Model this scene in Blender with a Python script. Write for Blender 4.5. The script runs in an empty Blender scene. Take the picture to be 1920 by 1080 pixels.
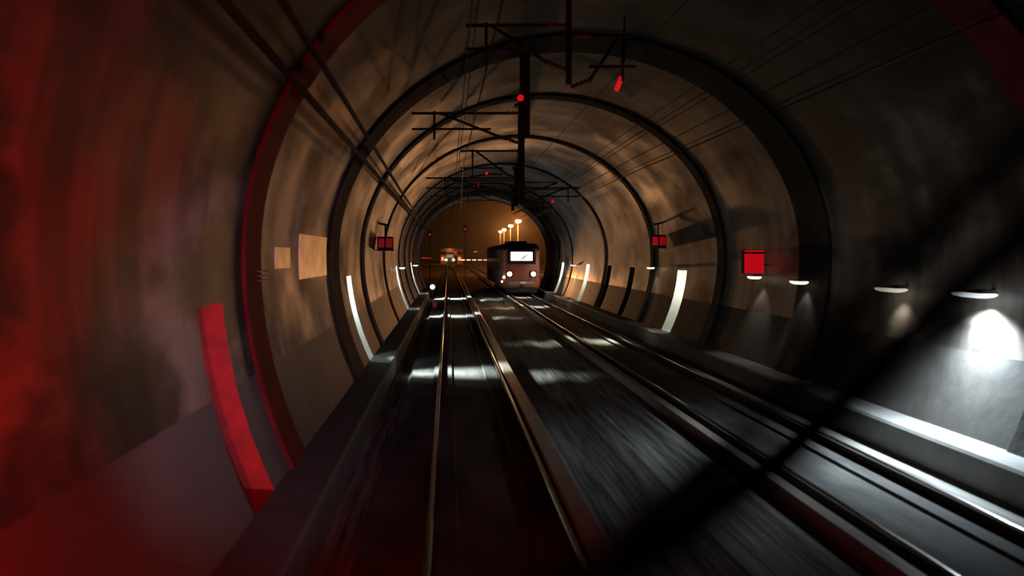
import bpy, bmesh, math, random
from mathutils import Vector
random.seed(7)
S = bpy.context.scene
C = S.collection
PI = math.pi

# ------------------------------------------------------------------ camera, world, exposure
H = 2.93                       # eye height above the rail heads
VPX, VPY, F = 840.0, 478.0, 1600.0
cam_data = bpy.data.cameras.new('camera')
cam = bpy.data.objects.new('camera', cam_data); C.objects.link(cam)
cam.location = (0, 0, H)
cam.rotation_euler = (PI/2, 0, 0)
cam_data.sensor_width = 36
cam_data.lens = 36*F/1920
cam_data.shift_x = (960-VPX)/1920
cam_data.shift_y = (VPY-540)/1920
cam_data.clip_start = 0.05
cam_data.clip_end = 1000
cam_data.dof.use_dof = True
cam_data.dof.focus_distance = 40
cam_data.dof.aperture_fstop = .85
S.camera = cam

world = bpy.data.worlds.new('night'); S.world = world; world.use_nodes = True
world.node_tree.nodes['Background'].inputs[0].default_value = (0.10, 0.035, 0.012, 1)
world.node_tree.nodes['Background'].inputs[1].default_value = 0.012

S.view_settings.view_transform = 'Standard'
S.view_settings.look = 'None'
S.view_settings.exposure = -0.12
S.view_settings.gamma = 1
S.view_settings.use_curve_mapping = False
S.cycles.use_denoising = True
S.cycles.max_bounces = 6
S.cycles.sample_clamp_indirect = 4
S.cycles.volume_bounces = 0
S.cycles.caustics_reflective = False
S.cycles.caustics_refractive = False

# ------------------------------------------------------------------ helpers
def P(px, py, y):
    """point of the place at distance y that lies on a pixel of the 1920x1080 frame (used to measure positions)"""
    return Vector(((px-VPX)/F*y, y, H-(py-VPY)/F*y))

def obj(name, bm, m, parent=None, smooth=False, local=None):
    me = bpy.data.meshes.new(name)
    bmesh.ops.recalc_face_normals(bm, faces=bm.faces)
    if smooth:
        for f in bm.faces: f.smooth = True
    bm.to_mesh(me); bm.free()
    for mm in (m if isinstance(m, (list, tuple)) else [m]): me.materials.append(mm)
    o = bpy.data.objects.new(name, me); C.objects.link(o)
    if parent is not None: o.parent = parent
    return o

def setorigin(o, loc):
    loc = Vector(loc)
    for v in o.data.vertices: v.co -= loc
    o.location = o.location + loc
    return o

def tag(o, label, cat, group=None):
    o['label'] = label; o['category'] = cat
    if group: o['group'] = group
    return o

def struct(o, label=None):
    o['kind'] = 'structure'
    if label: o['label'] = label
    return o

def thing(name, label, cat, loc=(0, 0, 0), group=None):
    o = bpy.data.objects.new(name, None); C.objects.link(o)
    o.location = loc; o.empty_display_size = .2
    return tag(o, label, cat, group)

def copy_tree(o, parent=None):
    c = o.copy(); C.objects.link(c); c.parent = parent
    for ch in list(o.children): copy_tree(ch, c)
    return c

def box(bm, x0, x1, y0, y1, z0, z1, bev=0.0):
    vs = [bm.verts.new(p) for p in ((x0,y0,z0),(x1,y0,z0),(x1,y1,z0),(x0,y1,z0),(x0,y0,z1),(x1,y0,z1),(x1,y1,z1),(x0,y1,z1))]
    fs = [bm.faces.new([vs[i] for i in q]) for q in ((0,3,2,1),(4,5,6,7),(0,1,5,4),(1,2,6,5),(2,3,7,6),(3,0,4,7))]
    if bev > 0:
        es = list({e for f in fs for e in f.edges})
        bmesh.ops.bevel(bm, geom=es, offset=bev, segments=2, affect='EDGES')

def tube(bm, pts, r, n=8, cap=True):
    pts = [Vector(p) for p in pts]
    rings = []
    for i, p in enumerate(pts):
        d = (pts[min(i+1, len(pts)-1)]-pts[max(i-1, 0)]).normalized()
        up = Vector((0, 0, 1)) if abs(d.z) < .9 else Vector((1, 0, 0))
        a = d.cross(up).normalized(); b = d.cross(a).normalized()
        rr = r[i] if isinstance(r, (list, tuple)) else r
        rings.append([bm.verts.new(p+a*rr*math.cos(2*PI*k/n)+b*rr*math.sin(2*PI*k/n)) for k in range(n)])
    for i in range(len(rings)-1):
        for k in range(n):
            bm.faces.new((rings[i][k], rings[i][(k+1) % n], rings[i+1][(k+1) % n], rings[i+1][k]))
    if cap:
        bm.faces.new(rings[0]); bm.faces.new(list(reversed(rings[-1])))

def insulator(bm, p0, p1, r=.05, sheds=5):
    p0 = Vector(p0); p1 = Vector(p1)
    pts, rs = [], []
    n = sheds*4
    for i in range(n+1):
        pts.append(p0.lerp(p1, i/n)); rs.append(r if i % 4 == 2 else r*.5)
    tube(bm, pts, rs, 10)

def extrude_y(bm, prof, y0, y1, closed=True, cuts=1):
    rows = []
    for j in range(cuts+1):
        y = y0+(y1-y0)*j/cuts
        rows.append([bm.verts.new((x, y, z)) for x, z in prof])
    n = len(prof)
    for j in range(cuts):
        for i in range(n if closed else n-1):
            bm.faces.new((rows[j][i], rows[j][(i+1) % n], rows[j+1][(i+1) % n], rows[j+1][i]))
    if closed:
        bm.faces.new(rows[0]); bm.faces.new(list(reversed(rows[-1])))

# ------------------------------------------------------------------ materials
def mat(name, col, rough=.7, metal=0.0, noise=0.0, nscale=3.0, bump=0.0, bscale=20.0, stretch=(1, 1, 1), spec=.5, rvar=0.0, col2=None):
    m = bpy.data.materials.new(name); m.use_nodes = True
    nt = m.node_tree; b = nt.nodes['Principled BSDF']
    b.inputs['Base Color'].default_value = (*col, 1)
    b.inputs['Roughness'].default_value = rough
    b.inputs['Metallic'].default_value = metal
    b.inputs['Specular IOR Level'].default_value = spec
    if noise or bump or rvar:
        tc = nt.nodes.new('ShaderNodeTexCoord'); mp = nt.nodes.new('ShaderNodeMapping')
        mp.inputs['Scale'].default_value = stretch
        nt.links.new(tc.outputs['Object'], mp.inputs['Vector'])
    if noise or rvar:
        n = nt.nodes.new('ShaderNodeTexNoise'); n.inputs['Scale'].default_value = nscale
        n.inputs['Detail'].default_value = 6; n.inputs['Roughness'].default_value = .6
        nt.links.new(mp.outputs[0], n.inputs['Vector'])
        rp = nt.nodes.new('ShaderNodeValToRGB')
        rp.color_ramp.elements[0].position = .3; rp.color_ramp.elements[1].position = .7
        c2 = col2 or tuple(c*(1-noise) for c in col)
        rp.color_ramp.elements[0].color = (*c2, 1); rp.color_ramp.elements[1].color = (*col, 1)
        nt.links.new(n.outputs['Fac'], rp.inputs[0]); nt.links.new(rp.outputs[0], b.inputs['Base Color'])
        if rvar:
            mr = nt.nodes.new('ShaderNodeMapRange')
            mr.inputs['From Min'].default_value = .3; mr.inputs['From Max'].default_value = .7
            mr.inputs['To Min'].default_value = rough-rvar; mr.inputs['To Max'].default_value = rough+rvar
            nt.links.new(n.outputs['Fac'], mr.inputs['Value']); nt.links.new(mr.outputs[0], b.inputs['Roughness'])
    if bump:
        n2 = nt.nodes.new('ShaderNodeTexNoise'); n2.inputs['Scale'].default_value = bscale; n2.inputs['Detail'].default_value = 4
        nt.links.new(mp.outputs[0], n2.inputs['Vector'])
        bp = nt.nodes.new('ShaderNodeBump'); bp.inputs['Strength'].default_value = bump; bp.inputs['Distance'].default_value = .05
        nt.links.new(n2.outputs['Fac'], bp.inputs['Height']); nt.links.new(bp.outputs[0], b.inputs['Normal'])
    return m

def emit(name, col, strength):
    m = bpy.data.materials.new(name); m.use_nodes = True
    b = m.node_tree.nodes['Principled BSDF']
    b.inputs['Base Color'].default_value = (*[min(c, 1)*.8 for c in col], 1)
    b.inputs['Emission Color'].default_value = (*col, 1)
    b.inputs['Emission Strength'].default_value = strength
    return m

M = {}
M['lining'] = mat('lining_concrete', (.34, .29, .245), .46, noise=.4, nscale=.7, bump=.12, bscale=1.2, rvar=.14, stretch=(1, .7, 1), spec=.34)
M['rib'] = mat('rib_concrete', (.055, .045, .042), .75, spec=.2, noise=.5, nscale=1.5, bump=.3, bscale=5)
M['niche'] = mat('niche_paint', (.70, .72, .68), .55, noise=.15, nscale=4, bump=.1)
M['niche_red'] = mat('red_lit_niche', (.62, .006, .008), .6, noise=.5, nscale=3)  # red tail lamp light put into the colour of the near left niche
M['rib_red'] = mat('red_lit_ring', (.17, .004, .006), .7, noise=.5, nscale=2, spec=.2)  # dark red light on the near ring, put into its colour
M['portal'] = mat('portal_concrete', (.80, .76, .70), .6, noise=.2, nscale=2)
M['ballast'] = mat('ballast_stones', (.42, .40, .37), .85, noise=.9, nscale=11, bump=.25, bscale=16, stretch=(1, .035, 1), spec=.15)
M['slab'] = mat('track_slab_concrete', (.20, .19, .18), .8, noise=.8, nscale=1.6, bump=.2, bscale=9, stretch=(1, .3, 1), spec=.25)
M['slab_dark'] = mat('slab_channel', (.045, .04, .038), .7, noise=.4, nscale=2, stretch=(1, .2, 1))
M['ledge'] = mat('ledge_concrete', (.17, .165, .155), .7, noise=.3, nscale=2, bump=.15, bscale=8)
M['kerb'] = mat('kerb_concrete', (.60, .52, .45), .45, noise=.3, nscale=2, bump=.2, bscale=6, stretch=(1, .3, 1))
M['rail_head'] = mat('polished_rail', (.62, .58, .54), .22, 1.0, noise=.15, nscale=6)
M['rail_web'] = mat('rusty_rail', (.07, .045, .035), .7, .3, noise=.4, nscale=8)
M['steel'] = mat('dark_steel', (.018, .016, .016), .7, .2, noise=.3, nscale=6)
M['cable'] = mat('black_cable', (.008, .008, .008), .75, 0, noise=.2, nscale=8)
M['copper'] = mat('contact_wire', (.07, .05, .04), .4, .8, noise=.2, nscale=8)
M['rubber'] = mat('black_rubber', (.006, .006, .008), .6, 0, noise=.2, nscale=30)
M['red_paint'] = mat('red_enamel', (.55, .012, .02), .4, 0, noise=.15, nscale=8)
M['lamp_case'] = mat('lamp_housing', (.10, .10, .10), .5, .4, noise=.2, nscale=9)
M['white_lamp'] = emit('white_diffuser', (.86, .94, 1.0), 2.6)
M['warm_lamp'] = emit('cream_diffuser', (1.0, .93, .74), 1.25)
M['violet_lamp'] = emit('violet_diffuser', (.72, .6, 1.0), 2)
M['red_box'] = emit('lit_red_panel', (.85, .004, .012), .55)
M['red_sign'] = emit('dusky_red_panel', (.7, .003, .01), .32)
M['red_box_dim'] = emit('faint_red_panel', (.5, .005, .008), .22)
M['red_dot'] = emit('red_marker', (1.0, .01, .01), .6)  # signal glow; on the markers it stands in for reflected tail light
M['insulator'] = mat('brown_insulator', (.12, .012, .01), .4, noise=.3, nscale=9)
M['glint'] = mat('headlight_glint', (.85, .72, .52), .36, 1.0, noise=.5, nscale=2.2)

# shade of the vault put into the colour by height, and stains running down the lining
def stain_and_shade(m, crown_shade=True, streak=.55):
    nt = m.node_tree; b = nt.nodes['Principled BSDF']
    src = b.inputs['Base Color'].links[0].from_socket
    tc = nt.nodes.new('ShaderNodeTexCoord')
    def noise(scale, st, det=5):
        mp = nt.nodes.new('ShaderNodeMapping'); mp.inputs['Scale'].default_value = st
        nt.links.new(tc.outputs['Object'], mp.inputs['Vector'])
        n = nt.nodes.new('ShaderNodeTexNoise'); n.inputs['Scale'].default_value = scale; n.inputs['Detail'].default_value = det
        nt.links.new(mp.outputs[0], n.inputs['Vector']); return n.outputs['Fac']
    def mr(sock, a, b_, c, d):
        n = nt.nodes.new('ShaderNodeMapRange'); n.interpolation_type = 'SMOOTHSTEP'
        for k, v in zip(('From Min', 'From Max', 'To Min', 'To Max'), (a, b_, c, d)): n.inputs[k].default_value = v
        nt.links.new(sock, n.inputs['Value']); return n.outputs[0]
    def mul(a, b_):
        n = nt.nodes.new('ShaderNodeMath'); n.operation = 'MULTIPLY'; nt.links.new(a, n.inputs[0]); nt.links.new(b_, n.inputs[1]); return n.outputs[0]
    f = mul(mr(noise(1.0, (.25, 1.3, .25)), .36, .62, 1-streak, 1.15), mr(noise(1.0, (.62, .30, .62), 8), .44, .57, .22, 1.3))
    if crown_shade:
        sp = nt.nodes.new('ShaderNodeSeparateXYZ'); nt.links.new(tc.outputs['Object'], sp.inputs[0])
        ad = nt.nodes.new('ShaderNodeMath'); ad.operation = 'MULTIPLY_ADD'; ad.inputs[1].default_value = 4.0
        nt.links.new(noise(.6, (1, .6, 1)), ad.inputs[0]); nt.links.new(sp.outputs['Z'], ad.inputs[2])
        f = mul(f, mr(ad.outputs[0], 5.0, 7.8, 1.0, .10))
    vm = nt.nodes.new('ShaderNodeVectorMath'); vm.operation = 'SCALE'
    nt.links.new(src, vm.inputs[0]); nt.links.new(f, vm.inputs['Scale'])
    nt.links.new(vm.outputs[0], b.inputs['Base Color'])
stain_and_shade(M['lining']); stain_and_shade(M['rib'])

# dado of the walls: darker lower band with pale diagonal seams
def dado_mat():
    m = mat('dado_band', (.075, .068, .062), .65, spec=.3, noise=.45, nscale=1.3, bump=.2, bscale=4)
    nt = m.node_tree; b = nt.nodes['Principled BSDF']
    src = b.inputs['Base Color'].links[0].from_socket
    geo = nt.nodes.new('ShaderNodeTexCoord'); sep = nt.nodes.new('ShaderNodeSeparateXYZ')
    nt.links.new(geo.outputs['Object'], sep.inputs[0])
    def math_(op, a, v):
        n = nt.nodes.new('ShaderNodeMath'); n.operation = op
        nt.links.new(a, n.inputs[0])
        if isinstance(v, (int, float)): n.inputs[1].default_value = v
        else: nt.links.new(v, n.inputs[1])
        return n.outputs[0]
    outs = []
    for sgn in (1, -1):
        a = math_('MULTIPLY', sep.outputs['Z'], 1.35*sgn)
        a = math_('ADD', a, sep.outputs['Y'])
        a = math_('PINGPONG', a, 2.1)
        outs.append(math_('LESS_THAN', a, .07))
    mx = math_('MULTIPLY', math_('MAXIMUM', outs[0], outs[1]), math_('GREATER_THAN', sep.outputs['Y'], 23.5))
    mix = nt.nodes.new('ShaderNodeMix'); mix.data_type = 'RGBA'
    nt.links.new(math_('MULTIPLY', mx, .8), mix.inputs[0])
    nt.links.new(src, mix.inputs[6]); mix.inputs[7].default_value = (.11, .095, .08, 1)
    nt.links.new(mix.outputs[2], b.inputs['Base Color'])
    return m
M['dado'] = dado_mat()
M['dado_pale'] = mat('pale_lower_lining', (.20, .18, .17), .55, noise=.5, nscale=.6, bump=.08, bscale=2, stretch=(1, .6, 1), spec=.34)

# ------------------------------------------------------------------ tunnel lining
CX, A_, B_, Q_ = 2.87, 5.5, 4.85, 5.85
Y_END = 70.0
def wall_x(z, side):
    h = H-z
    return A_*math.sqrt(max(0, 1-(h/Q_)**2)) if h > 0 else A_*math.sqrt(max(0, 1-(h/B_)**2))
prof = []                       # (x, z, nx, nz)
low = [-.30, .0, .22, .24, .5, .9, 1.3, 1.42, 1.44, 1.8, 2.1, 2.2, 2.28, 2.33, 2.36, 2.38, 2.6]
for z in low: prof.append((CX-wall_x(z, -1), z, -1, 0))
NT = 44
for i in range(NT+1):
    t = PI - PI*i/NT
    n = Vector((math.cos(t), 0, math.sin(t)))
    prof.append((CX+A_*math.cos(t), H+B_*math.sin(t), n.x, n.z))
for z in reversed(low): prof.append((CX+wall_x(z, 1), z, 1, 0))
NP = len(prof)
NL = len(low)

LEFT_NICHES = [(9.35, 1.0), (22.4, 1.0), (43.0, 1.1), (60.0, 1.2)]
RIGHT_NICHES = [(30.4, 1.2), (38.6, 1.0), (44.0, 1.0), (50.8, 1.2), (61.8, 1.2)]
RIBS = [11.3, 19.4, 26.0, 34.8, 42.6+2.6, 49.8+1.2, 57.3, 64.3]
RIBW = [.9, 1.6, .7, .5, .4, .4, .4, .4]
ZN0, ZN1 = .22, 2.38
NICHE_D = .46
ev = {-6.0, Y_END}
for (y, w) in LEFT_NICHES+RIGHT_NICHES: ev |= {y-w/2, y+w/2}
for y, w in zip(RIBS, RIBW): ev |= {y-w/2, y+w/2}
ev = sorted(ev)
strips = []
for a, b in zip(ev[:-1], ev[1:]):
    if b-a < 1e-4: continue
    n = max(1, int((b-a)/4))
    for k in range(n): strips.append((a+(b-a)*k/n, a+(b-a)*(k+1)/n))
def kind_at(y, side):
    for (yn, w) in (LEFT_NICHES if side < 0 else RIGHT_NICHES):
        if abs(y-yn) < w/2: return 'niche'
    for yr, w in zip(RIBS, RIBW):
        if abs(y-yr) < w/2: return 'rib'
    return 'plain'
def off(i, kind):
    x, z = prof[i][0], prof[i][1]
    if kind == 'niche':
        if ZN0+.001 < z < ZN1-.001 and (i < NL or i >= NP-NL):
            if z > 2.0: return NICHE_D*math.sqrt(max(0, 1-((z-2.0)/(ZN1-2.0))**2))
            return NICHE_D
        return 0
    if kind == 'rib': return -.055
    return 0
def pt(i, y, kind):
    x, z, nx, nz = prof[i]
    o = off(i, kind)
    return (x+nx*o, y, z+nz*o)
def lining(name, i0, i1):
    bm = bmesh.new()
    mid = (i0+i1)/2
    def quad(a, b, c, d, mi):
        try:
            f = bm.faces.new([bm.verts.new(p) for p in (a, b, c, d)]); f.material_index = mi
        except ValueError: pass
    for s, (ya, yb) in enumerate(strips):
        ym = (ya+yb)/2
        for i in range(i0, i1):
            side = -1 if i < NP/2 else 1
            k = kind_at(ym, side)
            if k == 'niche' and not (i < NL or i >= NP-NL-1): k = 'plain'
            zc = (prof[i][1]+prof[i+1][1])/2
            inn = k == 'niche' and ZN0 < zc < ZN1
            mi = (3 if not (side > 0 and (37 < ym < 46 or ym < 12)) else 2) if inn else (2 if k == 'rib' else (1 if zc < 1.43 else 0))  # unlit right niches take the dark rib colour as painted shade
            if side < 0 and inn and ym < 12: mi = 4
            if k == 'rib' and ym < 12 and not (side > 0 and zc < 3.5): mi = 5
            quad(pt(i, ya, k), pt(i+1, ya, k), pt(i+1, yb, k), pt(i, yb, k), mi)
            if s+1 < len(strips):
                k2 = kind_at((strips[s+1][0]+strips[s+1][1])/2, side)
                if k2 == 'niche' and not (i < NL or i >= NP-NL-1): k2 = 'plain'
                if k2 != k:
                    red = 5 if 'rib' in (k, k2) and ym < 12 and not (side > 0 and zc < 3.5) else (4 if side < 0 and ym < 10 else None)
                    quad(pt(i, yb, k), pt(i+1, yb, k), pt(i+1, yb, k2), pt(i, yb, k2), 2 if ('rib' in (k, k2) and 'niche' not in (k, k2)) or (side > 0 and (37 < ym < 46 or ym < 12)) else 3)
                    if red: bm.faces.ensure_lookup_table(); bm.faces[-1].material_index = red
    bmesh.ops.remove_doubles(bm, verts=bm.verts, dist=.0004)
    bmesh.ops.dissolve_degenerate(bm, dist=.0004, edges=bm.edges)
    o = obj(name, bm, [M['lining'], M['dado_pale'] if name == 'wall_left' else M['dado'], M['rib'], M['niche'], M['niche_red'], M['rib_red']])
    for p in o.data.polygons: p.use_smooth = True
    o.data.set_sharp_from_angle(angle=math.radians(25))
    return struct(o)
iL = NL+9; iR = NP-NL-10
lining('wall_left', 0, iL)
lining('ceiling', iL, iR)
lining('wall_right', iR, NP-1)

# portal ring with head wall at the far mouth
bm = bmesh.new()
def ringpts(o1, y):
    return [bm.verts.new((p[0]+p[2]*o1, y, p[1]+p[3]*o1)) for p in prof]
a = ringpts(-.24, Y_END-.7); b = ringpts(-.24, Y_END+.5); c = ringpts(.9, Y_END+.5); d = ringpts(.02, Y_END-.7)
for u, v in ((d, a), (a, b), (b, c)):
    for i in range(NP-1): bm.faces.new((u[i], u[i+1], v[i+1], v[i]))
obj_ = obj('trim_1', bm, M['portal'], smooth=True); obj_.data.set_sharp_from_angle(angle=math.radians(35)); struct(obj_)

# ------------------------------------------------------------------ floor
XL, XR = CX-wall_x(0, -1), CX+wall_x(0, 1)
bm = bmesh.new()
nx, ny = 60, 10
for j in range(1):
    vs = [[bm.verts.new((XL-.15+(XR-XL+.3)*i/nx, y, -.24+.03*math.sin(i*.9)+random.uniform(-.012, .012))) for i in range(nx+1)] for y in [-6, 6, 14, 24, 36, 50, 70.5]]
    for r in range(len(vs)-1):
        for i in range(nx): bm.faces.new((vs[r][i], vs[r][i+1], vs[r+1][i+1], vs[r+1][i]))
struct(obj('floor', bm, M['ballast'], smooth=True))
# station yard ground outside
bm = bmesh.new(); box(bm, -60, 90, 70.5, 420, -.6, -.26)
struct(obj('floor_outside', bm, M['ballast']))

def strip(name, prof_, y0, y1, m, label=None):
    bm = bmesh.new(); extrude_y(bm, prof_, y0, y1)
    o = struct(obj(name, bm, m), label); return o
LX1 = -1.40
strip('trim_2', [(-2.75, -.3), (LX1, -.3), (LX1, .18), (LX1-.04, .22), (-2.75, .22)], -6, Y_END+.5, M['ledge'], 'raised walkway ledge along the left wall')
RX0 = 7.15
strip('trim_3', [(RX0, -.3), (8.5, -.3), (8.5, .22), (RX0+.04, .22), (RX0, .18)], -6, Y_END+.5, M['ledge'], 'raised walkway ledge along the right wall')
# track slabs
strip('trim_4', [(-.95, -.3), (1.25, -.3), (1.25, -.13), (.95, -.12), (.93, -.16), (.12, -.16), (.10, -.12), (-.35, -.12), (-.37, -.17), (-.95, -.17)], -6, 150, M['slab'], 'concrete slab between the left pair of rails')
strip('trim_5', [(1.38, -.3), (1.66, -.3), (1.66, -.02), (1.63, .0), (1.41, .0), (1.38, -.02)], -6, 120, M['kerb'], 'narrow concrete kerb running beside the left track')
strip('trim_6', [(4.35, -.3), (6.35, -.3), (6.35, -.16), (5.75, -.13), (5.72, -.17), (5.1, -.17), (5.07, -.13), (4.35, -.14)], -6, 120, M['slab'], 'concrete slab under the right track')
strip('trim_7', [(4.28, -.3), (4.45, -.3), (4.45, -.05), (4.28, -.05)], -6, 120, M['kerb'], 'low kerb left of the right track')

# rails, each one a thing with head and web
def rail(x, y0, y1, label):
    t = thing('rail', label, 'rail', (x, y0, -.16), 'rails of the two tracks')
    L = y1-y0
    bm = bmesh.new()
    extrude_y(bm, [(-.075, 0), (.075, 0), (.075, .012), (.012, .03), (.010, .115), (.034, .125), (-.034, .125), (-.010, .115), (-.012, .03), (-.075, .012)], 0, L)
    obj('web', bm, M['rail_web'], t)
    bm = bmesh.new()
    extrude_y(bm, [(-.036, .123), (.036, .123), (.036, .150), (.028, .158), (.012, .161), (-.012, .161), (-.028, .158), (-.036, .150)], 0, L)
    h = obj('rail_head', bm, M['rail_head'], t); h['label'] = 'polished steel running surface'
    return t
rail(-.20, -5, 330, 'leftmost steel rail of the left track, rising almost straight up the picture')
rail(1.295, -5, 330, 'steel rail of the left track next to the pale concrete kerb')
rail(4.66, -5, 330, 'left rail of the right track, leading under the oncoming train')
rail(6.16, -5, 330, 'rightmost steel rail, nearest the right walkway ledge')

# ------------------------------------------------------------------ wires and cables
def wire(name, label, cat, pts, r, m, group=None, parts=None):
    bm = bmesh.new(); tube(bm, pts, r, 6)
    o = obj(name, bm, m, smooth=True); setorigin(o, pts[0])
    return tag(o, label, cat, group)
def sag(x, z, y0, y1, s, x2=None, n=24):
    out = []
    for i in range(n+1):
        u = i/n
        y = y0+(y1-y0)*u
        ph = (y % 24)/24
        out.append((x+((x2-x)*u if x2 is not None else 0), y, z-s*4*ph*(1-ph)))
    return out
G = 'overhead line wires'
wire('wall_cable', 'lower of the two thick dark cables slanting down the left wall', 'cable',
     [(-1.70, -1, H+1.93), (-1.75, 12, H+1.98), (-1.82, 30, H+2.05), (-1.86, 69, H+2.1)], .05, M['cable'], 'thick wall cables')
wire('wall_cable', 'upper of the two thick dark cables slanting down the left wall', 'cable',
     [(-1.42, -1, H+2.25), (-1.48, 12, H+2.22), (-1.60, 30, H+2.16), (-1.72, 69, H+2.15)], .042, M['cable'], 'thick wall cables')
wire('contact_wire', 'thick contact wire above the left track', 'wire', [(.60, -2, H+2.45), (.42, 24, H+2.45), (.70, 48, H+2.45), (.56, 120, H+2.45)], .012, M['copper'], G)
wire('messenger_wire', 'left one of the thin pair of wires rising nearly vertically to the top edge', 'wire', sag(.29, H+3.15, -2, 69, .12), .009, M['cable'], G)
wire('messenger_wire', 'right one of the thin pair of wires rising nearly vertically to the top edge', 'wire', sag(.37, H+3.15, -2, 69, .12), .009, M['cable'], G)
wire('contact_wire', 'thick contact wire above the right track, lowest of the wires on the right', 'wire', [(5.5, -2, H+2.36), (5.3, 24, H+2.36), (5.5, 62, H+2.36), (5.4, 120, H+2.36)], .014, M['copper'], G)
wire('contact_wire', 'second contact wire close above the lowest wire on the right', 'wire', [(5.44, -2, H+2.42), (5.24, 24, H+2.44), (5.44, 62, H+2.42), (5.34, 120, H+2.42)], .010, M['copper'], G)
wire('feeder_wire', 'middle wire on the right between the contact wires and the upper bundle', 'wire', sag(5.45, H+2.85, -2, 69, .05), .010, M['cable'], G)
wire('messenger_wire', 'lowest of the three upper wires crossing the dark vault on the right', 'wire', sag(5.3, H+3.25, -2, 69, .05), .010, M['cable'], G)
wire('messenger_wire', 'middle one of the three upper wires crossing the dark vault on the right', 'wire', sag(5.2, H+3.33, -2, 69, .05), .010, M['cable'], G)
wire('messenger_wire', 'topmost of the three upper wires crossing the dark vault on the right', 'wire', sag(5.05, H+3.48, -2, 69, .05), .009, M['cable'], G)
wire('feeder_wire', 'faint wire near the crown leading up to the right of the hanging posts', 'wire', sag(3.2, H+3.45, -2, 69, .05), .009, M['cable'], G)

# ------------------------------------------------------------------ overhead line supports hanging from the crown
def crown(x): return H+B_*math.sqrt(max(0, 1-((x-CX)/A_)**2))
def support(label, y, x, z0, left=None, right=None, w=.16, dots=()):
    """left/right: (x_end, z_high, z_low) cantilever geometry"""
    t = thing('overhead_line_support', label, 'catenary support', (x, y, z0), 'overhead line supports hanging from the vault')
    L = lambda px, py, pz: (px-x, py-y, pz-z0)
    zt = crown(x)
    bm = bmesh.new()
    # H-section hanging post
    h = zt-z0+.06
    box(bm, -w/2, -w/2+.02, -w/2, w/2, 0, h); box(bm, w/2-.02, w/2, -w/2, w/2, 0, h); box(bm, -w/2+.02, w/2-.02, -.01, .01, 0, h)
    obj('hanging_post', bm, M['steel'], t)
    bm = bmesh.new(); box(bm, -w*1.1, w*1.1, -w*1.1, w*1.1, h-.12, h-.06, .01)
    obj('mounting_plate', bm, M['steel'], t)
    for arm in (left, right):
        if not arm: continue
        xe, zh, zl = arm
        s = 1 if xe > x else -1
        bm = bmesh.new(); insulator(bm, L(x+s*w/2, y, zh), L(x+s*(w/2+.35), y, zh), .06)
        obj('insulator', bm, M['insulator'], t, smooth=True)
        bm = bmesh.new(); insulator(bm, L(x+s*w/2, y, zl-.35), L(x+s*(w/2+.33), y, zl-.22), .06)
        obj('insulator', bm, M['insulator'], t, smooth=True)
        bm = bmesh.new(); tube(bm, [L(x+s*(w/2+.33), y, zh), L(xe, y, zh)], .032)
        obj('top_tube', bm, M['steel'], t, smooth=True)
        bm = bmesh.new(); tube(bm, [L(x+s*(w/2+.3), y, zl-.25), L(x+s*(abs(xe-x)*.75), y, zh)], .032)
        obj('bracket_tube', bm, M['steel'], t, smooth=True)
        bm = bmesh.new(); tube(bm, [L(x+s*(abs(xe-x)*.3), y, zl), L(xe, y, zl)], .026)
        obj('registration_tube', bm, M['steel'], t, smooth=True)
        bm = bmesh.new(); tube(bm, [L(x+s*(abs(xe-x)*.8), y, zh+.05), L(x+s*(abs(xe-x)*.8), y, zl-.25)], .026)
        obj('drop_arm', bm, M['steel'], t, smooth=True)
    for (dx, dz, r) in dots:
        bm = bmesh.new(); tube(bm, [L(dx, y-.14, dz), L(dx, y-.08, dz)], r, 14)
        d = obj('red_marker', bm, M['red_dot'], t); d['label'] = 'small red marker disc'
    return t
support('nearest overhead line support, dark crossarm high above the right rails', 14.5, 2.05, H+2.9, (.3, H+3.9, H+3.5), (3.2, H+3.72, H+3.2), .09)
support('large hanging post with a long crossarm towards the left cables', 20.0, 1.80, H+2.75, (-.85, H+3.32, H+2.95), None, .22, dots=[(1.69, H+3.66, .075)])
support('second hanging post, seen just below the large one', 27.5, 2.36, H+2.1, (.4, H+3.35, H+2.8), None, .2)
support('third hanging post with a stepped left arm', 35.0, 3.02, H+2.1, (-.9, H+3.15, H+2.75), (5.4, H+2.75, H+2.4), .2, dots=[(2.95, H+3.42, .06), (1.58, H+3.33, .06)])
support('fourth hanging post with two left arms over the dark portal', 47.0, 3.75, H+2.7, (-.95, H+4.1, H+3.25), (6.9, H+4.0, H+3.6), .2, dots=[(1.66, H+3.83, .08), (5.75, H+2.95, .09)])
support('farthest hanging post close to the tunnel mouth', 58.0, 4.4, H+3.0, (.6, H+4.2, H+3.7), (7.0, H+3.6, H+3.2), .2)
# red reflector hung at upper right, its glow standing in for returned tail light
t = thing('red_reflector', 'small slanting red marker on a drop bracket to the right of the vault crown', 'marker', P(1160, 157, 17))
bm = bmesh.new(); tube(bm, [(-.05, 0, -.13), (.06, 0, .13)], .05, 12); obj('lens', bm, M['red_dot'], t, smooth=True)
top = P(1160, 157, 17); bm = bmesh.new(); tube(bm, [(.06, .02, .13), (.12, .02, .5), (.12, .02, crown(top.x+.4)-top.z-.02)], .02); obj('bracket', bm, M['steel'], t)

# ------------------------------------------------------------------ lamps on the walls
def spot(name, loc, target, energy, col, size, blend=.5, radius=.05, parent=None):
    l = bpy.data.lights.new(name, 'SPOT'); l.energy = energy; l.color = col; l.spot_size = math.radians(size); l.spot_blend = blend
    l.shadow_soft_size = radius
    o = bpy.data.objects.new(name, l); C.objects.link(o)
    o.location = loc
    o.rotation_euler = (Vector(target)-Vector(loc)).to_track_quat('-Z', 'Y').to_euler()
    return o
def light_into(o, t):
    o.parent = t; o.location = Vector(o.location)-Vector(t.location)
    return o

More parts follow.
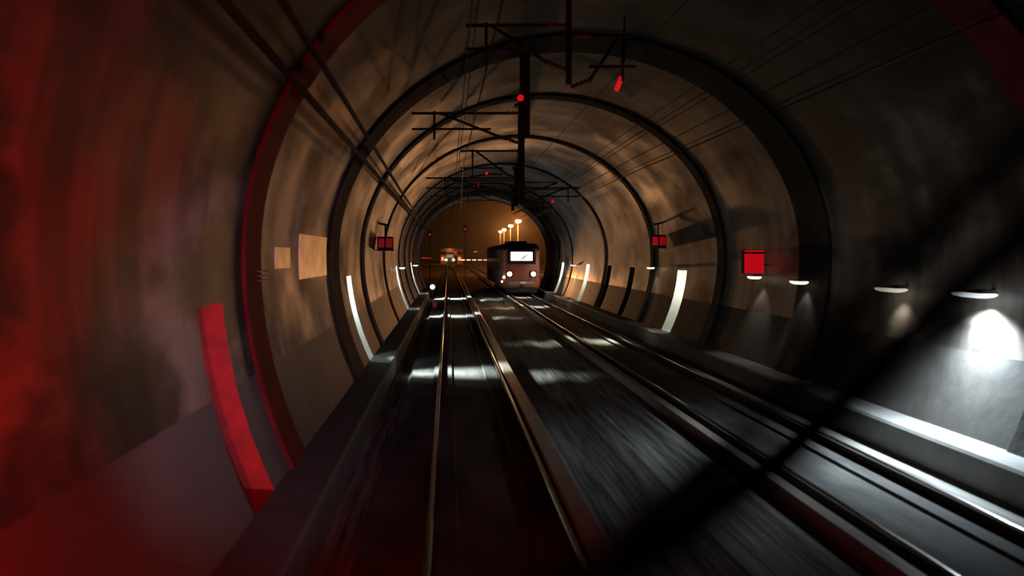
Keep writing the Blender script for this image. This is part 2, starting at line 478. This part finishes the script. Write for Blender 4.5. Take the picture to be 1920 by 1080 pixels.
def wall_lamp(label, side, y, x, z, L, W, m, energy, col, size=95):
    t = thing('wall_lamp', label, 'lamp', (x, y, z), 'lamps along the tunnel walls')
    bm = bmesh.new()
    # oval shallow glass
    n = 20; rows = []
    for (zz, k) in ((-.055, .55), (-.035, .85), (0, 1.0), (.02, .9)):
        rows.append([bm.verts.new((W/2*k*math.copysign(abs(math.cos(2*PI*i/n))**.7, math.cos(2*PI*i/n)), L/2*k*math.copysign(abs(math.sin(2*PI*i/n))**.7, math.sin(2*PI*i/n)), zz)) for i in range(n)])
    for r in range(3):
        for i in range(n): bm.faces.new((rows[r][i], rows[r][(i+1) % n], rows[r+1][(i+1) % n], rows[r+1][i]))
    bm.faces.new(rows[0]); bm.faces.new(list(reversed(rows[-1])))
    obj('diffuser', bm, m, t, smooth=True)
    bm = bmesh.new(); box(bm, -W/2*.8, W/2*.8, -L/2*.8, L/2*.8, .021, .045, .008)
    obj('housing', bm, M['lamp_case'], t)
    xw = CX+side*wall_x(z+.04, side)
    bm = bmesh.new(); a, b_ = sorted((side*W*.2, xw-x+side*.03)); box(bm, a, b_, -.05, .05, .046, .07)
    obj('bracket', bm, M['lamp_case'], t)
    if energy:
        light_into(spot('lamp_light', (x, y, z-.09), (x+side*(.12 if energy < 1000 else -.22), y, z-1.5), energy, col, size, 1.0 if energy > 1000 else .6, .08), t)
    return t
zl = H-.60
WL = M['white_lamp']; WW = M['warm_lamp']
wall_lamp('nearest and brightest white oval lamp on the right wall', 1, 13.05, 8.04, zl, .95, .34, WL, 2300, (.74, .90, 1.0), 140)
wall_lamp('long cream lamp on the right wall, second from the right edge', 1, 15.5, 8.04, zl-.02, .95, .30, WW, 26, (1, .93, .8), 110)
wall_lamp('cream lamp on the right wall just right of the red box lamp', 1, 19.6, 8.06, zl-.02, .75, .28, WW, 34, (1, .95, .8), 100)
wall_lamp('lamp on the right wall directly under the bright red box', 1, 22.4, 8.04, zl+.02, .7, .26, WW, 44, (1, .97, .85), 100)
wall_lamp('small lamp on the right wall under the dark framed red sign', 1, 33.9, 8.05, H-.51, .55, .28, WW, 10, (1, .97, .85), 90)
wall_lamp('far violet-white lamp between two lit refuge niches on the right', 1, 55.0, 8.06, H-.66, .6, .35, M['violet_lamp'], 260, (1, .95, .85), 60)
wall_lamp('small white lamp at the top of the second lit niche on the left', -1, 42.3, -2.27, H-.64, .5, .3, WL, 20, (.9, 1, 1), 60)
wall_lamp('small white lamp beside the farthest lit niche on the left', -1, 59.0, -2.25, H-.72, .5, .36, WL, 20, (.9, 1, 1), 60)

# light inside the refuge niches: a batten high on each back wall
def niche_light(side, y, w, e_beam, e_fill, col, label):
    xb = CX+side*(wall_x(2.0, side)+NICHE_D)
    xw = CX+side*wall_x(1.9, side)
    z = 1.93
    t = thing('niche_lamp', label, 'lamp', (xb-side*.05, y-w/2+.06, z), 'battens inside the refuge niches')
    bm = bmesh.new(); box(bm, -.035, .035, -.05, .02, -.75, .25, .01); obj('housing', bm, M['lamp_case'], t)
    bm = bmesh.new(); box(bm, -.028, .028, .021, .045, -.72, .22, .01); obj('tube', bm, WL if e_beam else M['lamp_case'], t)
    if e_fill:
        for zz in (-.9, -.1):
            l = bpy.data.lights.new('niche_fill', 'POINT'); l.energy = e_fill; l.color = col; l.shadow_soft_size = .05
            o = bpy.data.objects.new('niche_fill', l); C.objects.link(o); o.parent = t
            o.location = (-side*.08, .2, zz)
    if e_beam:
        l = bpy.data.lights.new('niche_beam', 'AREA'); l.energy = e_beam; l.color = col; l.shape = 'RECTANGLE'
        l.size = w*.6; l.size_y = .3; l.spread = math.radians(34)
        o = bpy.data.objects.new('niche_beam', l); C.objects.link(o); o.parent = t
        o.location = (-side*.06, w/2-.06, .0)
        d = Vector((-side*1.0, 0, -.68))
        o.rotation_euler = d.to_track_quat('-Z', 'Y').to_euler()
        # long side of the rectangle runs along the tunnel
    return t
cw = (.86, 1.0, .95); yw = (1.0, 1.0, .80)
niche_light(-1, 22.4, 1.0, 90, 60, cw, 'batten in the large bright niche at the left wall')
niche_light(-1, 43.0, 1.1, 120, 80, cw, 'batten in the second lit niche along the left wall')
niche_light(-1, 60.0, 1.2, 200, 90, cw, 'batten in the farthest lit niche along the left wall')
niche_light(1, 30.4, 1.2, 50, 60, yw, 'batten in the large glowing niche at the right wall')
niche_light(1, 50.8, 1.2, 70, 80, yw, 'batten in the lit niche left of the two black ones on the right')
niche_light(1, 61.8, 1.2, 70, 90, yw, 'batten in the farthest lit niche beside the oncoming train')

# ------------------------------------------------------------------ red sign boxes
def red_box(label, x, y, z, w, h, side, m, stem=False, frame=True):
    t = thing('red_sign_box', label, 'sign', (x, y, z), 'red sign boxes on the walls')
    bm = bmesh.new(); box(bm, -w/2, w/2, -.02, .18, -h/2, h/2, .015); obj('case', bm, M['steel'], t)
    bm = bmesh.new()
    if frame:
        box(bm, -w/2+.05, -.03, -.03, -.021, -h/2+.07, h/2-.07, .003); obj('left_panel', bm, m, t)
        bm = bmesh.new(); box(bm, .03, w/2-.03, -.03, -.021, -h/2+.07, h/2-.07, .003); obj('right_panel', bm, m, t)
        bm = bmesh.new(); box(bm, -w/2-.03, w/2+.03, -.05, .2, -h/2-.05, -h/2-.001, .008); obj('lower_shelf', bm, M['steel'], t)
    else:
        box(bm, -w/2+.012, w/2-.012, -.03, -.021, -h/2+.01, h/2-.1, .003); obj('panel', bm, m, t)
        bm = bmesh.new(); box(bm, -w/2+.012, w/2-.012, -.03, -.021, h/2-.05, h/2-.01, .003); obj('top_band', bm, M['red_box'], t)
    xw = CX+side*wall_x(z+(h/2+.3 if stem else 0), side)
    bm = bmesh.new()
    if stem:
        tube(bm, [(0, .08, h/2), (0, .08, h/2+.42)], .025)
        tube(bm, [(-side*.15, .08, h/2+.4), (xw-x+side*.05, .08, h/2+.5)], .035)
    else:
        a, b_ = sorted((side*w/2*.9, xw-x+side*.04)); box(bm, a, b_, .05, .1, -.1, -.05)
    obj('bracket', bm, M['steel'], t)
    return t
red_box('bright red box above a white lamp on the right wall', 8.03, 22.4, 2.75, .54, .62, 1, M['red_box'], frame=False)
red_box('dark framed red sign with two panels hanging at the right wall', 8.0, 32.4, 3.46, .56, .46, 1, M['red_sign'], stem=True)
red_box('dim dark red sign hanging at the left wall above the niches', -2.27, 30.8, 3.36, .58, .46, -1, M['red_box_dim'], stem=True)

# low lamp signals beside the left track
t = thing('ground_signal', 'small ground signal with a glaring white light beside the left track', 'signal', P(811, 538, 62)*1.0)
g = t.location; zz = -.24-g.z
bm = bmesh.new(); tube(bm, [(0, 0, zz), (0, 0, -.15)], .035); obj('post', bm, M['steel'], t)
bm = bmesh.new(); box(bm, -.22, .22, 0, .2, -.22, .25, .03); obj('case', bm, M['steel'], t)
bm = bmesh.new(); tube(bm, [(0, -.04, 0), (0, -.001, 0)], .17, 18); obj('lens', bm, emit('signal_white', (1, .88, .86), 5), t)
t = thing('ground_marker', 'faint reddish marker post below the white ground signal', 'marker', P(815, 572, 46))
bm = bmesh.new(); zz = -.24-t.location.z; tube(bm, [(0, 0, zz), (0, 0, .15)], .04); obj('post', bm, M['steel'], t)
bm = bmesh.new(); box(bm, -.12, .12, -.05, -.041, -.12, .15); obj('plate', bm, M['red_paint'], t)

# pale patches added on the left wall to stand in for the headlight reflection
for y0, y1, z0, z1, lab in ((12.95, 14.1, 2.72, 3.05, 'small pale patch added on the left wall for the headlight glint, the nearer of two'),
                            (15.0, 18.3, 2.5, 3.3, 'large cream patch added on the left wall for the headlight glint')):
    bm = bmesh.new(); n = 6; rows = []
    for o_ in (0.0, .025):
        rows.append([[bm.verts.new((CX-wall_x(z0+(z1-z0)*i/n, -1)+o_-.004, y, z0+(z1-z0)*i/n)) for i in range(n+1)] for y in (y0, y1)])
    for i in range(n):
        bm.faces.new((rows[1][0][i], rows[1][0][i+1], rows[1][1][i+1], rows[1][1][i]))
        for e in (0, 1): bm.faces.new((rows[0][e][i], rows[0][e][i+1], rows[1][e][i+1], rows[1][e][i]))
    for i in (0, n): bm.faces.new((rows[0][0][i], rows[0][1][i], rows[1][1][i], rows[1][0][i]))
    o = obj('glint_patch', bm, M['glint']); setorigin(o, (CX-wall_x(z0, -1), (y0+y1)/2, z0)); tag(o, lab, 'panel')  # stands in for the headlight glint, no panel on the wall

# triple rung bracket on the near left wall
t = thing('wall_bracket', 'small bracket of three thin pale bars on the dark left rib', 'bracket', (-2.5, 11.6, H-.34))
for k in range(3):
    bm = bmesh.new(); tube(bm, [(-.08, -.2, k*.06), (0.02, -.2, k*.06), (.02, .2, k*.06), (-.08, .2, k*.06)], .008); obj('bar', bm, M['rail_head'], t)

# ------------------------------------------------------------------ oncoming train
TX, TY = 5.42, 63.0
train = thing('train', 'oncoming train with two glaring headlights at the tunnel mouth', 'train', (TX, TY, 0))
M['train_red'] = mat('train_red_paint', (.55, .17, .10), .38, noise=.2, nscale=3)
M['train_grey'] = mat('train_grey_paint', (.62, .62, .65), .4, noise=.15, nscale=3)
M['train_dark'] = mat('train_dark', (.03, .025, .025), .35, noise=.3, nscale=4)
M['glass'] = mat('dark_glass', (.015, .015, .018), .08, noise=.1, nscale=2)
def section(w, z0, z1, r, n=5):
    pts = [(-w/2, z0), ]
    out = [(-w/2+.12, z0), (-w/2, z0+.15)]
    for i in range(n+1):
        a = PI - (PI/2)*i/n
        out.append((-w/2+r+r*math.cos(a), z1-r*.8+r*.8*math.sin(a)))
    for i in range(n+1):
        a = PI/2-(PI/2)*i/n
        out.append((w/2-r+r*math.cos(a), z1-r*.8+r*.8*math.sin(a)))
    out += [(w/2, z0+.15), (w/2-.12, z0)]
    return out
bm = bmesh.new()
rows = []
for (y, w, z1, z0) in ((0.0, 2.35, 3.25, .55), (.12, 2.62, 3.5, .5), (.5, 2.82, 3.72, .45), (1.2, 2.9, 3.8, .45), (24, 2.9, 3.8, .45)):
    rows.append([bm.verts.new((x, y, z)) for x, z in section(w, z0, z1, .55)])
n = len(rows[0])
for a, b_ in zip(rows[:-1], rows[1:]):
    for i in range(n): bm.faces.new((a[i], a[(i+1) % n], b_[(i+1) % n], b_[i]))
bm.faces.new(rows[0]); bm.faces.new(list(reversed(rows[-1])))
for f in bm.faces:
    cz = f.calc_center_median()
    f.material_index = 1 if cz.y > 1.3 and cz.z < 3.0 else (2 if cz.z > 3.3 else 0)
o = obj('car_body', bm, [M['train_red'], M['train_grey'], M['train_dark']], train, smooth=True); o.data.set_sharp_from_angle(angle=math.radians(40))
def tpart(name, m, f, smooth=False, parent=train):
    bm = bmesh.new(); f(bm); return obj(name, bm, m, parent, smooth)
tpart('windscreen_surround', M['train_dark'], lambda b: box(b, -1.05, 1.05, -.05, -.001, 2.25, 3.22, .03))
ws = tpart('lit_windscreen', emit('lit_cab_window', (1.0, .93, .84), 1.3), lambda b: box(b, -.80, .82, -.09, -.051, 2.5, 3.16, .02))
tpart('wiper', M['rubber'], lambda b: (tube(b, [(-.1, -.11, 2.56), (.25, -.11, 2.86)], .015), tube(b, [(.05, -.12, 2.62), (.42, -.12, 2.95)], .02)), parent=ws)
tpart('bumper', M['train_grey'], lambda b: box(b, -.95, .95, -.16, -.001, .72, .98, .05))
tpart('number_plate', emit('lit_plate', (1, .75, .55), .5), lambda b: box(b, -.1, .35, -.19, -.161, .86, .93, .01))
tpart('skirt', M['train_dark'], lambda b: box(b, -1.2, 1.2, .05, .5, .14, .54, .05))
tpart('coupler', M['steel'], lambda b: (box(b, -.14, .14, -.5, 0.0, .48, .70, .04),))
for s in (-1, 1):
    def hl(b): tube(b, [(s*.88, -.09, 1.52), (s*.88, .02, 1.52)], .17, 20)
    h = tpart('headlight', emit('headlight_lens', (1.0, .86, .68), 20), hl)
    tpart('bezel', M['train_dark'], lambda b: box(b, s*.88-.24, s*.88+.24, -.06, -.001, 1.28, 1.76, .04), parent=h)
tpart('side_lamp', emit('side_lamp_white', (.85, .8, 1), 8), lambda b: tube(b, [(-1.30, -.03, 1.28), (-1.30, .05, 1.28)], .09, 12))
tpart('side_lamp', emit('side_lamp_amber', (1, .55, .2), 6), lambda b: tube(b, [(-1.42, .28, .95), (-1.42, .36, .95)], .08, 12))
for yb in (3.5, 19.5):
    bg = tpart('bogie', M['train_dark'], lambda b: box(b, -1.1, 1.1, yb-1.7, yb+1.7, .38, .6, .04))
    for yy in (-1.1, 1.1):
        for s in (-1, 1):
            tpart('wheel', M['steel'], lambda b: tube(b, [(s*.70, yb+yy, .43), (s*.82, yb+yy, .43)], .43, 24), parent=bg)
tpart('roof_equipment', M['train_dark'], lambda b: (box(b, -.7, .7, 3, 9, 3.75, 4.0, .05)))
tpart('side_windows', M['glass'], lambda b: [box(b, -1.47, -1.448, 2.6+k*2.2, 4.2+k*2.2, 1.75, 2.65, .005) for k in range(9)])
for s in (-1, 1):
    o = spot('headlight_beam', (TX+s*.88, TY-.14, 1.52), (TX+s*.88+(7.4 if s > 0 else -7.6), TY-(36 if s > 0 else 44), 2.3), 1350 if s > 0 else 850, (1.0, .43, .14), 36 if s > 0 else 38, 1.0, .12); light_into(o, train)

# ------------------------------------------------------------------ outside: lampposts, station, far train
M['sodium'] = emit('sodium_lamp', (1.0, .50, .16), 30)
M['sodium_post'] = mat('pale_post', (.45, .36, .26), .5, noise=.2, nscale=4)
lp = [(971, 414, 140, 'nearest and brightest of the orange lampposts behind the train'),
      (957, 423, 168, 'second orange lamppost from the brightest one behind the train'),
      (945, 430, 198, 'third orange lamppost from the brightest one behind the train'),
      (938, 434, 226, 'farthest and leftmost orange lamppost behind the train')]
for k, (px, py, y, lab) in enumerate(lp):
    p = P(px, py, y)
    t = thing('lamppost', lab, 'lamppost', (p.x, y, -.26), 'sodium lampposts outside the tunnel')
    hh = p.z+.26
    bm = bmesh.new(); tube(bm, [(0, 0, 0), (0, 0, hh*.5), (0, 0, hh)], [.16, .12, .08], 10); obj('pole', bm, M['sodium_post'], t, smooth=True)
    bm = bmesh.new(); tube(bm, [(0, 0, hh), (0, -.5, hh+.12)], .05, 8); obj('arm', bm, M['sodium_post'], t)
    bm = bmesh.new(); box(bm, -.3, .3, -1.1, -.4, hh+.05, hh+.25, .06); obj('lantern', bm, M['lamp_case'], t)
    bm = bmesh.new(); bmesh.ops.create_uvsphere(bm, u_segments=16, v_segments=10, radius=.5)
    for v in bm.verts: v.co.z *= .6; v.co += Vector((0, -.8, hh-.1))
    obj('lamp', bm, M['sodium'], t, smooth=True)
    l = bpy.data.lights.new('lamp_glow', 'POINT'); l.energy = (2600, 1600, 1100, 800)[k]; l.color = (1, .30, .06); l.shadow_soft_size = .3
    o = bpy.data.objects.new('lamp_glow', l); C.objects.link(o); o.parent = t; o.location = (0, -1.3, hh-.35)

# far station building
M['brick'] = mat('orange_render', (.50, .22, .11), .8, noise=.3, nscale=.8)
bld = thing('station_building', 'distant orange lit station building over the far tracks', 'building', (1.6, 300, -.26))
tpart('wall', M['brick'], lambda b: (box(b, -4.2, -2.2, 0, 6, 0, 4.5), box(b, 1.6, 3.6, 0, 6, 0, 4.5), box(b, -4.2, 3.6, 0, 6, 3.1, 4.7)), parent=bld)
tpart('roof', M['train_dark'], lambda b: extrude_y(b, [(-4.6, 4.7), (4.0, 4.7), (3.0, 5.6), (-3.6, 5.6)], -.4, 6.4), parent=bld)
for x in (-3.5, 2.4):
    tpart('lit_window', emit('far_window', (1, .42, .15), 1.2), lambda b: box(b, x-.45, x+.45, -.05, -.001, 1.2, 2.4), parent=bld)
l = bpy.data.lights.new('facade_fill', 'POINT'); l.energy = 900; l.color = (1, .35, .1); l.shadow_soft_size = .4  # light added to brighten the station wall, no fitting built
o = bpy.data.objects.new('facade_fill', l); C.objects.link(o); o.parent = bld; o.location = (-1, -5, 4.6)
ft = thing('distant_train', 'tiny distant train with two yellow lights on the left track', 'train', (.56, 258, 0))
tpart('car_body', M['train_grey'], lambda b: box(b, -1.4, 1.4, 0, 30, .4, 3.7, .3), parent=ft)
for yy in (3, 6, 24, 27):
    for s in (-1, 1): tpart('wheel', M['steel'], lambda b: tube(b, [(s*.70, yy, .44), (s*.82, yy, .44)], .44, 18), parent=ft)
tpart('windscreen', emit('far_windscreen', (.8, .7, .5), .35), lambda b: box(b, -1.0, 1.0, -.05, -.001, 2.1, 3.1, .02), parent=ft)
for s in (-1, 1):
    tpart('headlight', emit('far_headlight', (1, .75, .35), 9), lambda b: box(b, s*1.15-.35, s*1.15+.35, -.2, -.001, 1.25, 1.65, .1), parent=ft)
# platform with lights on the right
pf = thing('station_platform', 'distant platform with a canopy to the right of the far train', 'platform', (14.2, 235, -.26))
tpart('platform_edge', M['ledge'], lambda b: box(b, -6.6, 14, 0, 40, 0, .9, .03), parent=pf)
tpart('canopy', M['train_dark'], lambda b: box(b, -6.0, 14, 1, 38, 4.0, 4.3, .03), parent=pf)
for k in range(6): tpart('column', M['steel'], lambda b: tube(b, [(-5.2+k*3.4, 3, .9), (-5.2+k*3.4, 3, 4.0)], .12), parent=pf)
for k in range(7):
    t = thing('platform_light', 'small warm strip light on the distant platform', 'lamp', (4.1+k*1.55, 234.6, 1.55), 'strip lights on the distant platform')
    t['label'] = 'one of the row of warm strip lights along the distant platform edge'
    tpart('tube', emit('platform_tube', (1.0, .62-.02*k, .34+.04*k), 2.6-.3*k), lambda b: box(b, -.55, .55, 0, .1, -.14, .14, .03), parent=t)
    tpart('housing', M['steel'], lambda b: box(b, -.6, .6, .101, .39, -.2, .2, .02), parent=t)
    tpart('stand', M['steel'], lambda b: box(b, -.05, .05, .15, .3, -1.81, -.19), parent=t)
    
# red rear lights of waiting cars at far left
rl = thing('red_light_bar', 'dim red light bar at the far left of the station yard', 'light', (-5.0, 200, 2.2))
tpart('bar', emit('far_red', (1, .05, .02), .35), lambda b: box(b, -1.3, 1.1, -.05, 0, -.14, .14, .03), parent=rl)
tpart('post', M['steel'], lambda b: [box(b, x-.06, x+.06, .001, .1, -2.46, .14) for x in (-1, .9)], parent=rl)
for (px, py, y, lab) in ((806, 440, 110, 'tiny red signal light high in the dark of the portal, left one'), (872, 430, 120, 'tiny red signal light in the dark of the portal, near its middle')):
    p = P(px, py, y)
    t = thing('signal', lab, 'signal', (p.x, y, -.26))
    bm = bmesh.new(); tube(bm, [(0, 0, 0), (0, 0, p.z+.8)], .05); obj('mast', bm, M['steel'], t)
    bm = bmesh.new(); box(bm, -.25, .25, -.25, -.081, p.z-.25, p.z+.9, .03); obj('signal_head', bm, M['train_dark'], t)
    bm = bmesh.new(); tube(bm, [(0, -.3, p.z+.26), (0, -.251, p.z+.26)], .13, 12); obj('red_lens', bm, M['red_dot'], t)

# ------------------------------------------------------------------ own train: end panel below the view, tail lamps, wiper
cab = thing('cab_end', 'end of the train the view is taken from, below the frame', 'train', (.56, .35, .5))
bm = bmesh.new(); box(bm, -1.4, 1.4, -.3, .06, -.1, 1.98, .06); obj('end_panel', bm, M['train_dark'], cab)
for s in (-1, 1):
    bm = bmesh.new(); tube(bm, [(s*1.08, .061, 1.0), (s*1.08, .10, 1.0)], .09, 18)
    h = obj('tail_lamp', bm, emit('tail_lens', (1, .02, .02), 6), cab)
    bm = bmesh.new(); tube(bm, [(s*1.08, .055, 1.0), (s*1.08, .075, 1.0)], .12, 18); obj('bezel', bm, M['steel'], h)
light_into(spot('tail_light', (.56-1.08, .52, 1.5), (-2.6, 4.3, 2.5), 1000, (1.0, .0015, .003), 112, .9, .06), cab)
light_into(spot('tail_light', (.56+1.08, .52, 1.5), (2.6, 8, .0), 45, (1.0, .002, .003), 150, .9, .06), cab)

bm = bmesh.new(); tube(bm, [(-.4, .061, 1.25), (-.4, .10, 1.25)], .07, 18); obj('fill_lens', bm, M['white_lamp'], cab)
light_into(spot('fill_light', (.16, .52, 1.75), (-2.6, 14.5, 2.1), 1500, (.84, .74, 1.0), 32, 1.0, .08), cab)  # added white fill for the near left wall, no such lamp known

wp = thing('windscreen_wiper', 'blurred black windscreen wiper crossing the lower right corner diagonally', 'wiper', (.02, .46, 2.52))
def W(px, py, y): return P(px, py, y)-Vector(wp.location)
def flat_bar(bm, pts, w, th):
    rows = []
    for i, p in enumerate(pts):
        d = (pts[min(i+1, len(pts)-1)]-pts[max(i-1, 0)]).normalized()
        nrm = d.cross(Vector((0, 1, 0))).normalized(); ww = w[i] if isinstance(w, list) else w
        rows.append([bm.verts.new(p+nrm*s1*ww/2+Vector((0, s2*th/2, 0))) for s1, s2 in ((-1, -1), (1, -1), (1, 1), (-1, 1))])
    for a, b_ in zip(rows[:-1], rows[1:]):
        for i in range(4): bm.faces.new((a[i], a[(i+1) % 4], b_[(i+1) % 4], b_[i]))
    bm.faces.new(rows[0]); bm.faces.new(list(reversed(rows[-1])))
bm = bmesh.new()
flat_bar(bm, [W(*q) for q in ((2060, 320, .60), (1930, 425, .60), (1855, 490, .60), (1765, 572, .60), (1610, 722, .60), (1465, 858, .60), (1250, 1012, .60), (1110, 1085, .60), (900, 1180, .58))], [.022, .022, .022, .023, .028, .030, .030, .026, .024], .02)
obj('blade', bm, M['rubber'], wp)
bm = bmesh.new()
flat_bar(bm, [W(*q) for q in ((2050, 150, .66), (1920, 268, .66), (1740, 430, .66), (1550, 655, .66), (1330, 860, .66), (1190, 985, .66), (1080, 1090, .66), (900, 1230, .62))], .019, .012)
obj('arm', bm, M['rubber'], wp)
bm = bmesh.new(); tube(bm, [(0, -.05, -.04), (0, .16, .0)], .03, 14); obj('pivot', bm, M['steel'], wp)
bm = bmesh.new(); flat_bar(bm, [Vector((0, .13, 0)), W(900, 1205, .60)], .025, .02); obj('linkage', bm, M['steel'], wp)

# ------------------------------------------------------------------ haze volume added outside the mouth for the glow around the lamps
bm = bmesh.new(); box(bm, -30, 50, 71.2, 240, -.2, 22)
hz = bpy.data.materials.new('glow_haze'); hz.use_nodes = True
nt = hz.node_tree; nt.nodes.remove(nt.nodes['Principled BSDF'])
vs_ = nt.nodes.new('ShaderNodeVolumeScatter'); vs_.inputs['Density'].default_value = .0015; vs_.inputs['Anisotropy'].default_value = .86
nt.links.new(vs_.outputs[0], nt.nodes['Material Output'].inputs['Volume'])
o = obj('glow_haze', bm, hz); tag(o, 'thin haze added outside the tunnel mouth for the orange lamp glow', 'mist'); o['kind'] = 'stuff'
